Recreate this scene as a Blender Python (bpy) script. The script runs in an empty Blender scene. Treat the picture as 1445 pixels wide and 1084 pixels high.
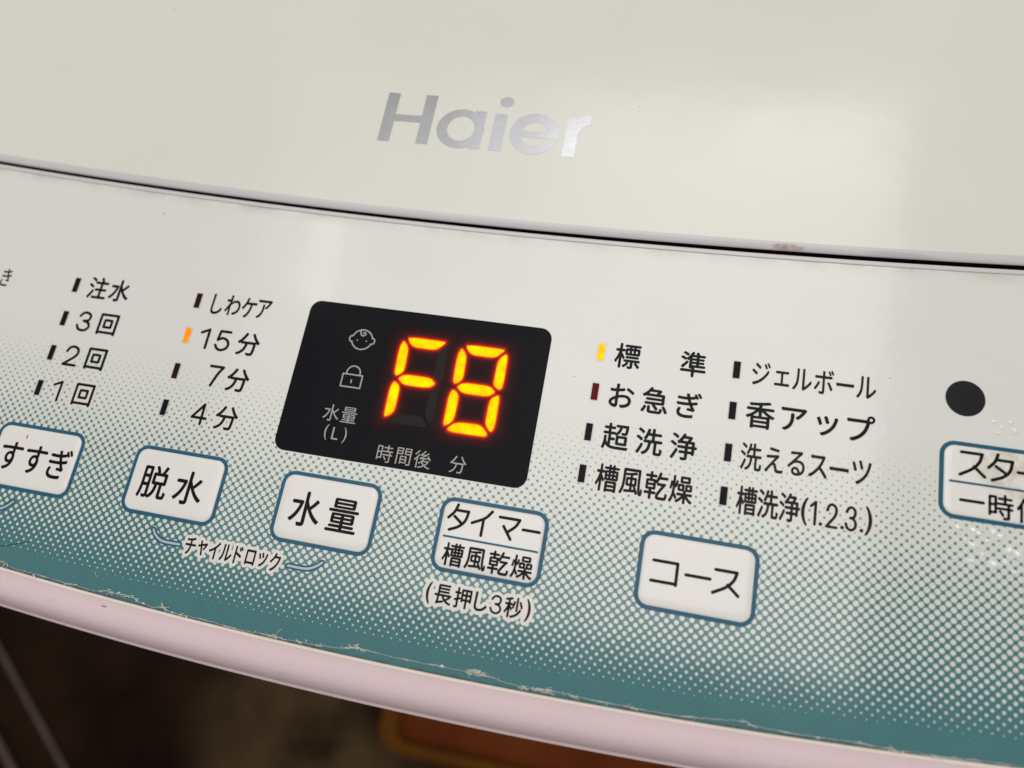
import bpy, bmesh, math, random
import numpy as np
from mathutils import Matrix, Vector

random.seed(7)
rng = np.random.default_rng(7)
SC = bpy.context.scene
COL = SC.collection
MM = 0.001
TILT = math.radians(6.0)
PANEL_H = 0.930
# frame of the control panel: x right, y up the panel, z out of it (all panel data below in mm)
PF = Matrix.Translation((0, 0, PANEL_H)) @ Matrix.Rotation(TILT, 4, 'X')
CAM_P = (28.19, -42.34, 151.70)          # camera position in the panel frame, mm

# ------------------------------------------------------------------ camera
cam_d = bpy.data.cameras.new('camera')
cam = bpy.data.objects.new('camera', cam_d)
COL.objects.link(cam)
rx = Vector((0.974969, 0.179597, -0.131070))
ru = Vector((-0.135590, 0.947473, 0.289673))
rb = Vector((0.176210, -0.264650, 0.948109))
m = Matrix.Identity(4)
for i in range(3):
    m[i][0], m[i][1], m[i][2] = rx[i], ru[i], rb[i]
    m[i][3] = CAM_P[i] * MM
cam.matrix_world = PF @ m
cam_d.sensor_width = 36.0
cam_d.lens = 1038.52 / 1445 * 36.0
cam_d.clip_start = 0.005
cam_d.clip_end = 50
cam_d.dof.use_dof = True
cam_d.dof.focus_distance = 0.160
cam_d.dof.aperture_fstop = 9.0
SC.camera = cam

# ------------------------------------------------------------------ world and lamps
w = bpy.data.worlds.new('World')
SC.world = w
w.use_nodes = True
bg = w.node_tree.nodes['Background']
bg.inputs[0].default_value = (1.0, 0.988, 0.955, 1)
bg.inputs[1].default_value = 0.495


def area(name, x0, x1, y0, y1, z, radiance, col):
    l = bpy.data.lights.new(name, 'AREA')
    l.shape = 'RECTANGLE'
    l.size, l.size_y = (x1 - x0), (y1 - y0)
    l.energy = radiance * math.pi * l.size * l.size_y
    l.color = col
    o = bpy.data.objects.new(name, l)
    COL.objects.link(o)
    o.location = ((x0 + x1) / 2, (y0 + y1) / 2, z)
    return o


# luminous ceiling fixture behind the photographer, brighter towards its far right end
LX = [-0.90, -0.66, -0.45, -0.25, -0.05, 0.15, 0.32, 0.487]
LY = [-0.25, 0.15, 0.45, 0.60, 0.72, 0.83, 0.93]
LR = [[1.0, 1.5, 1.9, 2.1, 2.2, 2.1, 2.0],
      [1.0, 1.5, 1.9, 2.2, 2.2, 2.2, 2.1],
      [0.9, 1.2, 1.6, 2.1, 2.3, 2.2, 2.2],
      [0.7, 1.0, 1.4, 2.3, 2.6, 2.6, 2.6],
      [0.6, 0.8, 1.4, 2.6, 3.0, 3.3, 3.3],
      [0.5, 0.7, 1.2, 2.3, 2.9, 3.6, 3.8]]
for b_ in range(len(LY) - 1):
    for a_ in range(len(LX) - 1):
        area('ceiling_lamp', LX[a_], LX[a_ + 1], LY[b_], LY[b_ + 1], 2.3, LR[b_][a_] * 1.08, (1.0, 0.985, 0.96))
area('added_streak_lamp', -0.755, -0.700, 0.34, 0.57, 2.29, 3.2, (1.0, 0.98, 0.95))  # narrow lamp added for the soft streak reflected in the panel

vs = SC.view_settings
vs.view_transform = 'Standard'
vs.look = 'None'
vs.exposure = 0.06
vs.gamma = 1.0
SC.cycles.use_denoising = True
SC.cycles.max_bounces = 8

# ------------------------------------------------------------------ materials
def new_mat(name):
    mt = bpy.data.materials.new(name)
    mt.use_nodes = True
    nt = mt.node_tree
    return mt, nt, nt.nodes['Principled BSDF']


def N(nt, typ, **kw):
    n = nt.nodes.new(typ)
    for k, v in kw.items():
        setattr(n, k, v)
    return n


def math_node(nt, op, a, b=None, c=None):
    n = N(nt, 'ShaderNodeMath', operation=op)
    for i, v in enumerate((a, b, c)):
        if v is None:
            continue
        if isinstance(v, (int, float)):
            n.inputs[i].default_value = v
        else:
            nt.links.new(v, n.inputs[i])
    return n.outputs[0]


def mix_col(nt, fac, a, b):
    n = N(nt, 'ShaderNodeMix', data_type='RGBA')
    if isinstance(fac, (int, float)):
        n.inputs[0].default_value = fac
    else:
        nt.links.new(fac, n.inputs[0])
    for i, v in ((6, a), (7, b)):
        if isinstance(v, tuple):
            n.inputs[i].default_value = (*v, 1)
        else:
            nt.links.new(v, n.inputs[i])
    return n.outputs[2]


def ramp(nt, fac, stops, interp='LINEAR'):
    n = N(nt, 'ShaderNodeValToRGB')
    cr = n.color_ramp
    cr.interpolation = interp
    while len(cr.elements) > 1:
        cr.elements.remove(cr.elements[-1])
    cr.elements[0].position = stops[0][0]
    cr.elements[0].color = (*([stops[0][1]] * 3), 1) if not isinstance(stops[0][1], tuple) else (*stops[0][1], 1)
    for p_, v in stops[1:]:
        e = cr.elements.new(p_)
        e.color = (v, v, v, 1) if not isinstance(v, tuple) else (*v, 1)
    nt.links.new(fac, n.inputs[0])
    return n.outputs[0]


def noise(nt, vec, scale, detail=3.0, rough=0.55):
    n = N(nt, 'ShaderNodeTexNoise')
    n.inputs['Scale'].default_value = scale
    n.inputs['Detail'].default_value = detail
    n.inputs['Roughness'].default_value = rough
    nt.links.new(vec, n.inputs['Vector'])
    return n.outputs[0]


def obj_mm(nt):
    """panel coordinates of the surface point, in mm"""
    tc = N(nt, 'ShaderNodeTexCoord')
    v = N(nt, 'ShaderNodeVectorMath', operation='SCALE')
    v.inputs[3].default_value = 1000.0
    nt.links.new(tc.outputs['Object'], v.inputs[0])
    s = N(nt, 'ShaderNodeSeparateXYZ')
    nt.links.new(v.outputs[0], s.inputs[0])
    return v.outputs[0], s.outputs[0], s.outputs[1], s.outputs[2]


def blot(nt, x, y, cx, cy, rx_, ry_, soft=0.5):
    """0..1 mask of a stain centred at cx, cy"""
    dx = math_node(nt, 'MULTIPLY', math_node(nt, 'SUBTRACT', x, cx), 1.0 / rx_)
    dy = math_node(nt, 'MULTIPLY', math_node(nt, 'SUBTRACT', y, cy), 1.0 / ry_)
    d2 = math_node(nt, 'ADD', math_node(nt, 'MULTIPLY', dx, dx), math_node(nt, 'MULTIPLY', dy, dy))
    n = N(nt, 'ShaderNodeMapRange', interpolation_type='SMOOTHSTEP')
    nt.links.new(d2, n.inputs[0])
    n.inputs[1].default_value = 1.0
    n.inputs[2].default_value = soft * 0.2
    return n.outputs[0]


def specks(nt, vec, scale, thr, size=0.12):
    """sparse tiny specks"""
    v = N(nt, 'ShaderNodeTexVoronoi', feature='F1')
    v.inputs['Scale'].default_value = scale
    nt.links.new(vec, v.inputs['Vector'])
    sep = N(nt, 'ShaderNodeSeparateColor')
    nt.links.new(v.outputs['Color'], sep.inputs[0])
    pick = math_node(nt, 'GREATER_THAN', sep.outputs[0], thr)
    rad = math_node(nt, 'MULTIPLY', sep.outputs[1], size)
    near = math_node(nt, 'LESS_THAN', v.outputs['Distance'], rad)
    return math_node(nt, 'MULTIPLY', pick, near)


def fine_bump(nt, bsdf, vec, scale, strength, dist):
    b = N(nt, 'ShaderNodeBump')
    b.inputs['Strength'].default_value = strength
    b.inputs['Distance'].default_value = dist
    nt.links.new(noise(nt, vec, scale, 2.0), b.inputs['Height'])
    nt.links.new(b.outputs[0], bsdf.inputs['Normal'])


FILM = (0.00036953533, 0.012069187, -60.8034882)     # lower edge of the printed film
GAP = (0.00023805004, 0.0050298840, 36.6489262)      # gap in front of the lid


def film_y(x): return FILM[0] * x * x + FILM[1] * x + FILM[2]
def gap_y(x): return GAP[0] * x * x + GAP[1] * x + GAP[2]
def lid_y(x): return gap_y(x) + .30 + min(.36, max(0.0, (x + 40) * .0018))


PALE = (0.690, 0.655, 0.590)
TEAL = (0.040, 0.150, 0.158)
BLUE = (0.018, 0.098, 0.165)


def panel_material():
    mt, nt, bs = new_mat('printed_film')
    vec, x, y, z = obj_mm(nt)
    edge = math_node(nt, 'ADD', math_node(nt, 'MULTIPLY', math_node(nt, 'MULTIPLY', x, x), FILM[0]),
                     math_node(nt, 'ADD', math_node(nt, 'MULTIPLY', x, FILM[1]), FILM[2]))
    d = math_node(nt, 'SUBTRACT', y, edge)
    r = ramp(nt, math_node(nt, 'MULTIPLY', d, 1 / 60.0),
             [(0.0, 0.0), (4.2 / 60, 0.0), (4.7 / 60, .08), (5.4 / 60, .125), (8 / 60, .215), (11 / 60, .28), (14 / 60, .332),
              (20 / 60, .378), (30 / 60, .445), (36 / 60, .505), (44 / 60, .585), (50 / 60, .640), (54.5 / 60, .695), (56 / 60, .74)])
    a = math_node(nt, 'SUBTRACT', x, 24.223)
    b = math_node(nt, 'SUBTRACT', y, -30.381)
    u = math_node(nt, 'MULTIPLY', math_node(nt, 'ADD', a, b), 1 / 1.892)
    v = math_node(nt, 'MULTIPLY', math_node(nt, 'SUBTRACT', a, b), 1 / 1.892)
    du = math_node(nt, 'SUBTRACT', u, math_node(nt, 'ROUND', u))
    dv = math_node(nt, 'SUBTRACT', v, math_node(nt, 'ROUND', v))
    dist = math_node(nt, 'SQRT', math_node(nt, 'ADD', math_node(nt, 'MULTIPLY', du, du), math_node(nt, 'MULTIPLY', dv, dv)))
    wob = math_node(nt, 'MULTIPLY', math_node(nt, 'SUBTRACT', noise(nt, vec, 1.6, 2), 0.5), 0.05)
    mr = N(nt, 'ShaderNodeMapRange', interpolation_type='SMOOTHSTEP')
    nt.links.new(math_node(nt, 'ADD', math_node(nt, 'SUBTRACT', dist, r), wob), mr.inputs[0])
    mr.inputs[1].default_value = -0.08
    mr.inputs[2].default_value = 0.08
    # soft mottling of the ink and of the white
    n1 = noise(nt, vec, 0.035, 4)
    pale = mix_col(nt, ramp(nt, n1, [(0.35, 0.0), (0.65, 1.0)]), (0.700, 0.690, 0.652), (0.685, 0.681, 0.638))
    pale = mix_col(nt, ramp(nt, math_node(nt, 'MULTIPLY', d, 1 / 60.0), [(0.05, 1.0), (0.5, 0.75), (1.0, 0.0)]), pale, (0.64, 0.645, 0.585))  # pale tone dims towards the lower edge: vignette painted into the colour
    teal = mix_col(nt, noise(nt, vec, 0.25, 4), (0.040, 0.146, 0.162), (0.054, 0.172, 0.184))
    c = mix_col(nt, mr.outputs[0], pale, teal)
    # bare strip beside the frayed edge, dirt lines, stains
    nd = noise(nt, vec, 0.5, 4, 0.7)
    dirt = math_node(nt, 'MULTIPLY', ramp(nt, math_node(nt, 'MULTIPLY', d, 0.5), [(0.0, 1.0), (0.12, 0.75), (0.3, 0.0)]),
                     ramp(nt, nd, [(0.35, 0.0), (0.62, 1.0)]))
    c = mix_col(nt, dirt, c, (0.045, 0.035, 0.022))
    gy = math_node(nt, 'ADD', math_node(nt, 'MULTIPLY', math_node(nt, 'MULTIPLY', x, x), GAP[0]),
                   math_node(nt, 'ADD', math_node(nt, 'MULTIPLY', x, GAP[1]), GAP[2] - 1.35))
    dg = math_node(nt, 'SUBTRACT', gy, y)
    seam = math_node(nt, 'MULTIPLY', ramp(nt, math_node(nt, 'MULTIPLY', dg, 0.2), [(0.0, 0.8), (0.05, 0.35), (0.2, 0.2), (0.55, 0.0)]),
                     ramp(nt, noise(nt, vec, 0.12, 4, 0.65), [(0.36, 0.12), (0.66, 1.0)]))
    c = mix_col(nt, seam, c, (0.30, 0.235, 0.13))
    sm = math_node(nt, 'MULTIPLY', blot(nt, x, y, 66.5, 19.0, 6.5, 4.4, 1.0), ramp(nt, noise(nt, vec, 0.4, 4), [(0.35, 0.0), (0.65, 0.7)]))
    c = mix_col(nt, math_node(nt, 'MULTIPLY', sm, 0.10), c, (0.45, 0.36, 0.24))
    sp = specks(nt, vec, 0.22, 0.80, 0.055)
    c = mix_col(nt, math_node(nt, 'MULTIPLY', sp, 0.75), c, (0.12, 0.09, 0.06))
    nt.links.new(c, bs.inputs['Base Color'])
    rg = ramp(nt, noise(nt, vec, 0.06, 4), [(0.3, 0.085), (0.7, 0.15)])
    nt.links.new(rg, bs.inputs['Roughness'])
    bs.inputs['Specular IOR Level'].default_value = 0.58
    fine_bump(nt, bs, vec, 0.35, 0.03, 0.0006)
    return mt


def plastic(name, col, rough=0.3, var=0.04, scale=0.05, bump=0.0, spec=0.5, speck=0.0, metal=0.0):
    mt, nt, bs = new_mat(name)
    vec, x, y, z = obj_mm(nt)
    n1 = noise(nt, vec, scale, 4)
    c = mix_col(nt, ramp(nt, n1, [(0.3, 0.0), (0.7, 1.0)]), tuple(k * (1 - var) for k in col), tuple(min(1, k * (1 + var)) for k in col))
    if speck:
        c = mix_col(nt, math_node(nt, 'MULTIPLY', specks(nt, vec, speck, 0.8, 0.05), 0.7), c, (0.13, 0.10, 0.07))
    nt.links.new(c, bs.inputs['Base Color'])
    rr = ramp(nt, noise(nt, vec, scale * 3, 3), [(0.3, rough * 0.85), (0.7, rough * 1.2)])
    nt.links.new(rr, bs.inputs['Roughness'])
    bs.inputs['Specular IOR Level'].default_value = spec
    bs.inputs['Metallic'].default_value = metal
    if bump:
        fine_bump(nt, bs, vec, 0.35, bump, 0.0006)
    return mt


def lid_material():
    mt, nt, bs = new_mat('lid_white')
    vec, x, y, z = obj_mm(nt)
    n1 = noise(nt, vec, 0.03, 4)
    c = mix_col(nt, ramp(nt, n1, [(0.3, 0.0), (0.7, 1.0)]), (0.697, 0.681, 0.622), (0.682, 0.674, 0.612))
    c = mix_col(nt, math_node(nt, 'MULTIPLY', specks(nt, vec, 0.16, 0.80, 0.05), 0.5), c, (0.15, 0.11, 0.07))
    nt.links.new(c, bs.inputs['Base Color'])
    nt.links.new(ramp(nt, noise(nt, vec, 0.05, 4), [(0.3, 0.12), (0.7, 0.18)]), bs.inputs['Roughness'])
    bs.inputs['Specular IOR Level'].default_value = 0.52
    fine_bump(nt, bs, vec, 0.12, 0.05, 0.001)
    return mt


def lip_material():
    """lilac white plastic, with a brown stain on the front lip of the lid"""
    mt, nt, bs = new_mat('lip_plastic')
    vec, x, y, z = obj_mm(nt)
    n1 = noise(nt, vec, 0.07, 4)
    c = mix_col(nt, n1, (0.57, 0.535, 0.540), (0.62, 0.580, 0.590))
    st = math_node(nt, 'MULTIPLY', blot(nt, x, y, 54.5, 39.2, 4.2, 0.9, 1.0), ramp(nt, noise(nt, vec, 0.7, 4, .7), [(0.3, 0.2), (0.7, 1.0)]))
    c = mix_col(nt, math_node(nt, 'MULTIPLY', st, 0.85), c, (0.24, 0.15, 0.09))
    st2 = math_node(nt, 'MULTIPLY', blot(nt, x, y, 78.0, 39.8, 9.0, 1.1, 1.0), 0.25)
    c = mix_col(nt, st2, c, (0.34, 0.24, 0.18))
    nt.links.new(c, bs.inputs['Base Color'])
    bs.inputs['Roughness'].default_value = 0.22
    return mt


def rim_material():
    mt, nt, bs = new_mat('rim_plastic')
    vec, x, y, z = obj_mm(nt)
    c = mix_col(nt, noise(nt, vec, 0.06, 4), (0.80, 0.615, 0.655), (0.84, 0.650, 0.685))
    mk = blot(nt, x, y, -79.2, -61.6, 0.9, 0.22, 1.0)
    c = mix_col(nt, math_node(nt, 'MULTIPLY', mk, 0.8), c, (0.16, 0.10, 0.10))
    c = mix_col(nt, math_node(nt, 'MULTIPLY', specks(nt, vec, 0.2, 0.85, 0.06), 0.5), c, (0.2, 0.13, 0.12))
    sc_ = ramp(nt, noise(nt, vec, 0.28, 6, 0.75), [(0.60, 0.0), (0.72, 0.35)])
    c = mix_col(nt, sc_, c, (0.52, 0.40, 0.40))
    nt.links.new(c, bs.inputs['Base Color'])
    nt.links.new(ramp(nt, noise(nt, vec, 0.2, 4), [(0.3, 0.25), (0.7, 0.36)]), bs.inputs['Roughness'])
    return mt


def button_material():
    mt, nt, bs = new_mat('button_white')
    vec, x, y, z = obj_mm(nt)
    c = mix_col(nt, noise(nt, vec, 0.09, 4), (0.745, 0.715, 0.680), (0.775, 0.745, 0.712))
    c = mix_col(nt, blot(nt, x, y, -110.5, -28.9, 0.28, 0.75, 1.0), c, (0.42, 0.20, 0.05))
    # worn, yellowed film on the start button and finger grime near its rim
    wn = math_node(nt, 'MULTIPLY', blot(nt, x, y, 101.0, -2.5, 10.0, 9.0, 1.0), ramp(nt, noise(nt, vec, 0.35, 5, .7), [(0.4, 0.0), (0.65, 1.0)]))
    c = mix_col(nt, math_node(nt, 'MULTIPLY', wn, 0.8), c, (0.46, 0.43, 0.27))
    c = mix_col(nt, math_node(nt, 'MULTIPLY', specks(nt, vec, 0.25, 0.75, 0.05), 0.5), c, (0.25, 0.18, 0.12))
    nt.links.new(c, bs.inputs['Base Color'])
    nt.links.new(ramp(nt, noise(nt, vec, 0.3, 3), [(0.3, 0.14), (0.7, 0.22)]), bs.inputs['Roughness'])
    fine_bump(nt, bs, vec, 0.4, 0.06, 0.0006)
    return mt


def led_material(name, col, strength, rim=None):
    mt, nt, bs = new_mat(name)
    bs.inputs['Base Color'].default_value = (0.0, 0.0, 0.0, 1)
    bs.inputs['Specular IOR Level'].default_value = 0.02
    bs.inputs['Emission Color'].default_value = (*col, 1)
    if rim:
        at = N(nt, 'ShaderNodeAttribute', attribute_name='core')
        nt.links.new(mix_col(nt, at.outputs['Fac'], rim, col), bs.inputs['Emission Color'])
    vec, x, y, z = obj_mm(nt)
    k = ramp(nt, noise(nt, vec, 0.45, 3), [(0.3, 0.72), (0.68, 1.12)])
    nt.links.new(math_node(nt, 'MULTIPLY', k, strength), bs.inputs['Emission Strength'])
    bs.inputs['Roughness'].default_value = 0.2
    return mt


def glow_material():
    """smoked window with the red glow round the lit bars painted as emission"""
    mt, nt, bs = new_mat('painted_glow')
    at = N(nt, 'ShaderNodeAttribute', attribute_name='leak')
    bs.inputs['Base Color'].default_value = (0.0042, 0.0036, 0.0058, 1)
    bs.inputs['Roughness'].default_value = 0.12
    bs.inputs['Specular IOR Level'].default_value = 0.05
    bs.inputs['Emission Color'].default_value = (1.0, 0.03, 0.002, 1)
    nt.links.new(at.outputs['Fac'], bs.inputs['Emission Strength'])
    return mt


def blister_material():
    mt, nt, bs = new_mat('film_blister')
    out = nt.nodes['Material Output']
    bs.inputs['Base Color'].default_value = (0.93, 0.92, 0.89, 1)
    bs.inputs['Roughness'].default_value = 0.06
    bs.inputs['IOR'].default_value = 2.4
    tcb = N(nt, 'ShaderNodeTexCoord')
    fine_bump(nt, bs, tcb.outputs['Object'], 1500.0, 0.6, 0.0003)
    bs.inputs['Coat Weight'].default_value = 1.0
    tr = N(nt, 'ShaderNodeBsdfTransparent')
    mx = N(nt, 'ShaderNodeMixShader')
    mx.inputs[0].default_value = 0.82
    nt.links.new(tr.outputs[0], mx.inputs[1])
    nt.links.new(bs.outputs[0], mx.inputs[2])
    nt.links.new(mx.outputs[0], out.inputs[0])
    return mt


M = {
    'panel': panel_material(),
    'lid': lid_material(),
    'lip': lip_material(),
    'rim': rim_material(),
    'dark': plastic('painted_gap_shade', (0.006, 0.006, 0.007), 0.6),  # shade inside the lid gap, put into the colour
    'ink': plastic('black_ink', (0.006, 0.005, 0.007), 0.25, 0.15, 0.4, 0.0, 0.08),
    'ink_thin': plastic('dark_grey_ink', (0.009, 0.008, 0.009), 0.25, 0.15, 0.4, 0.0, 0.10),
    'halo': plastic('pale_print', (0.70, 0.67, 0.62), 0.13, 0.02, 0.2),
    'pale_line': plastic('pale_blue_print', (0.42, 0.48, 0.51), 0.15, 0.03, 0.2),
    'blue': plastic('blue_print', BLUE, 0.2, 0.08, 0.3, 0.0, 0.18),
    'button': button_material(),
    'frame': plastic('pale_frame', (0.545, 0.560, 0.565), 0.2, 0.03, 0.3),
    'highlight': plastic('cream_highlight', (0.86, 0.73, 0.65), 0.25, 0.05, 0.15),  # highlight on the rim ledge, put into the colour
    'window': plastic('smoked_window', (0.0042, 0.0036, 0.0058), 0.12, 0.15, 0.3, 0.0, 0.05, 0.28),
    'grey_print': plastic('grey_print', (0.30, 0.285, 0.270), 0.2, 0.05, 0.5),
    'lamp_off': plastic('dark_lamp', (0.012, 0.007, 0.009), 0.18, 0.1, 0.3, 0.0, 0.04),
    'lamp_red': plastic('dark_red_lamp', (0.12, 0.006, 0.007), 0.18, 0.1, 0.3, 0.0, 0.04),
    'lamp_maroon': plastic('maroon_lamp', (0.030, 0.008, 0.009), 0.18, 0.1, 0.3, 0.0, 0.04),
    'led': led_material('led_yellow', (1.0, 0.225, 0.0), 3.7, (0.8, 0.085, 0.0)),
    'led_amber': led_material('led_amber', (1.0, 0.27, 0.002), 1.25),
    'led_lamp': led_material('led_lamp_yellow', (1.0, 0.32, 0.002), 2.2),
    'seg_off': plastic('unlit_segment', (0.010, 0.0065, 0.0055), 0.25, 0.1, 0.3, 0.0, 0.10),
    'glow': glow_material(),
    'sensor': plastic('black_sensor', (0.009, 0.009, 0.011), 0.16, 0.15, 0.3, 0.0, 0.26),
    'logo': plastic('silver_print', (0.30, 0.30, 0.315), 0.14, 0.03, 0.3, 0.0, 0.5, 0.0, 1.0),
    'lint': plastic('frayed_film', (0.60, 0.60, 0.55), 0.4, 0.12, 0.8),
    'lint_dim': plastic('frayed_film_dull', (0.36, 0.40, 0.385), 0.35, 0.25, 0.9),
    'blister': blister_material(),
    'body_low': plastic('cabinet_white', (0.55, 0.53, 0.51), 0.35),
}

# ------------------------------------------------------------------ mesh helpers
root = bpy.data.objects.new('washing_machine', None)
COL.objects.link(root)
root.location = (-0.010, 0.215, 0.0)
root.empty_display_size = 0.2
root['label'] = 'white top-loading washing machine with teal dotted control panel and glowing orange digits'
root['category'] = 'washing machine'
ROOT_INV = Matrix.Translation(-root.location)
PLOC = ROOT_INV @ PF                     # panel frame relative to the machine


def lift(x, y, h):
    """where the sight line to (x, y) on the panel meets the plane h mm above it"""
    k = 1 - h / CAM_P[2]
    return CAM_P[0] + (x - CAM_P[0]) * k, CAM_P[1] + (y - CAM_P[1]) * k


def link(name, me, mat, parent=root, label=None, smooth=False, kind=None):
    """one mesh object in the panel frame (mesh data in metres)"""
    o = bpy.data.objects.new(name, me)
    COL.objects.link(o)
    if mat is not None:
        me.materials.append(mat)
    if smooth:
        for p_ in me.polygons:
            p_.use_smooth = True
    o.parent = parent
    if parent is root:
        o.matrix_local = PLOC
    if label:
        o['label'] = label
    if kind:
        o['kind'] = kind
    return o


def mesh_mm(name, verts, faces):
    me = bpy.data.meshes.new(name)
    me.from_pydata([(a * MM, b * MM, c * MM) for a, b, c in verts], [], faces)
    me.validate()
    me.update()
    return me


def seg_dist(px, py, segs):
    """distance from points to the nearest of many line segments"""
    d = np.full(px.shape, 1e9)
    for (x0, y0, x1, y1) in segs:
        dx, dy = x1 - x0, y1 - y0
        L = dx * dx + dy * dy + 1e-12
        t = np.clip(((px - x0) * dx + (py - y0) * dy) / L, 0, 1)
        d = np.minimum(d, (px - x0 - t * dx) ** 2 + (py - y0 - t * dy) ** 2)
    return np.sqrt(d)


def marching(F, x0, y0, h, verts, faces, zf):
    """polygons of the region F < 0 of a sampled field, appended to verts/faces; zf(x, y) -> vertex"""
    ny, nx = F.shape
    ids = {}

    def corner(i, j):
        k = ('c', i, j)
        if k not in ids:
            ids[k] = len(verts)
            verts.append(zf(x0 + i * h, y0 + j * h))
        return ids[k]

    def edge(i, j, i2, j2):
        k = (i, j, i2, j2) if (i, j) < (i2, j2) else (i2, j2, i, j)
        if k not in ids:
            a, b = F[j, i], F[j2, i2]
            t = a / (a - b)
            ids[k] = len(verts)
            verts.append(zf(x0 + (i + t * (i2 - i)) * h, y0 + (j + t * (j2 - j)) * h))
        return ids[k]
    ins = F < 0
    anyin = ins[:-1, :-1] | ins[1:, :-1] | ins[:-1, 1:] | ins[1:, 1:]
    for j, i in zip(*np.nonzero(anyin)):
        c = [(i, j), (i + 1, j), (i + 1, j + 1), (i, j + 1)]
        poly = []
        for k in range(4):
            a, b = c[k], c[(k + 1) % 4]
            ia, ib = ins[a[1], a[0]], ins[b[1], b[0]]
            if ia:
                poly.append(corner(*a))
            if ia != ib:
                poly.append(edge(*a, *b))
        if len(poly) >= 3:
            faces.append(poly)


def field_mesh(name, segs, radius, h, z, inner=None):
    """flat print: everything closer than radius to the line segments"""
    s = np.array(segs)
    x0, x1 = s[:, [0, 2]].min() - radius - 2 * h, s[:, [0, 2]].max() + radius + 2 * h
    y0, y1 = s[:, [1, 3]].min() - radius - 2 * h, s[:, [1, 3]].max() + radius + 2 * h
    X, Y = np.meshgrid(np.arange(x0, x1, h), np.arange(y0, y1, h))
    F = seg_dist(X, Y, segs) - radius
    V, Fc = [], []
    marching(F, x0, y0, h, V, Fc, lambda a, b: (*lift(a, b, z), z))
    return mesh_mm(name, V, Fc)


def polyline(pts, close=False):
    q = list(pts) + ([pts[0]] if close else [])
    return [(*a, *b) for a, b in zip(q[:-1], q[1:])]


def curve_pts(pts, n=8, close=False):
    """Catmull-Rom through the points"""
    P = [np.array(p_, float) for p_ in pts]
    out = []
    m_ = len(P)
    rngk = range(m_ if close else m_ - 1)
    for k in rngk:
        p0 = P[(k - 1) % m_] if (close or k > 0) else 2 * P[0] - P[1]
        p1, p2 = P[k], P[(k + 1) % m_]
        p3 = P[(k + 2) % m_] if (close or k + 2 < m_) else 2 * P[-1] - P[-2]
        for t in np.linspace(0, 1, n, endpoint=False):
            out.append(tuple(0.5 * (2 * p1 + (p2 - p0) * t + (2 * p0 - 5 * p1 + 4 * p2 - p3) * t * t + (3 * p1 - p0 - 3 * p2 + p3) * t ** 3)))
    if not close:
        out.append(tuple(P[-1]))
    return out


def arc(cx, cy, rx_, ry_, a0, a1, n=24):
    return [(cx + rx_ * math.cos(math.radians(a)), cy + ry_ * math.sin(math.radians(a))) for a in np.linspace(a0, a1, n)]


def rrect(x0, x1, y0, y1, r, n=8):
    out = []
    for cx, cy, a0 in ((x1 - r, y1 - r, 0), (x0 + r, y1 - r, 90), (x0 + r, y0 + r, 180), (x1 - r, y0 + r, 270)):
        for k in range(n + 1):
            a = math.radians(a0 + 90 * k / n)
            out.append((cx + r * math.cos(a), cy + r * math.sin(a)))
    return out


def loops_mesh(name, loops, cap=True, lifted=False):
    """skin through loops of equal length [(pts, z), ...]; the last is capped"""
    V, F = [], []
    n = len(loops[0][0])
    for pts, z in loops:
        for a, b in pts:
            if lifted:
                a, b = lift(a, b, z)
            V.append((a, b, z))
    for k in range(len(loops) - 1):
        for i in range(n):
            j = (i + 1) % n
            F.append((k * n + i, k * n + j, (k + 1) * n + j, (k + 1) * n + i))
    if cap:
        F.append(tuple((len(loops) - 1) * n + i for i in range(n)))
    return mesh_mm(name, V, F)


def inside(px, py, poly):
    r_ = np.zeros(px.shape, bool)
    n = len(poly)
    for i in range(n):
        x0, y0 = poly[i]
        x1, y1 = poly[(i + 1) % n]
        cr_ = (y0 > py) != (y1 > py)
        r_ ^= cr_ & (px < (x1 - x0) * (py - y0) / (y1 - y0 + 1e-12) + x0)
    return r_


# ------------------------------------------------------------------ lettering
GLYPH = {}


def load_glyphs(chars):
    objs = []
    for ch in sorted(set(chars)):
        cu = bpy.data.curves.new('glyph', 'FONT')
        cu.body = ch
        o = bpy.data.objects.new('glyph', cu)
        COL.objects.link(o)
        objs.append((ch, o))
    bpy.context.view_layer.update()
    dg = bpy.context.evaluated_depsgraph_get()
    for ch, o in objs:
        c = o.evaluated_get(dg).to_curve(dg)
        conts = []
        for s in c.splines:
            bp = s.bezier_points
            n = len(bp)
            pts, knots = [], []
            for i in range(n):
                a, b = bp[i], bp[(i + 1) % n]
                p0, p1, p2, p3 = [np.array(q[:2]) for q in (a.co, a.handle_right, b.handle_left, b.co)]
                if np.linalg.norm(p3 - p0) < 1e-5:
                    continue
                pts.append(p0)
                ch_ = (p3 - p0) / np.linalg.norm(p3 - p0)
                dev = max(abs(np.cross(ch_, p1 - p0)), abs(np.cross(ch_, p2 - p0)))
                if dev > 0.002:
                    ns = 3 if np.linalg.norm(p3 - p0) < 0.08 else 6
                    for t in np.linspace(0, 1, ns + 1)[1:-1]:
                        pts.append((1 - t) ** 3 * p0 + 3 * (1 - t) ** 2 * t * p1 + 3 * (1 - t) * t * t * p2 + t ** 3 * p3)
            if len(pts) >= 3:
                conts.append(np.array(pts))
        GLYPH[ch] = conts
        o.to_curve_clear()
    for ch, o in objs:
        cu = o.data
        bpy.data.objects.remove(o)
        bpy.data.curves.remove(cu)


def sarea(p):
    return 0.5 * np.sum(p[:, 0] * np.roll(p[:, 1], -1) - np.roll(p[:, 0], -1) * p[:, 1])


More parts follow.
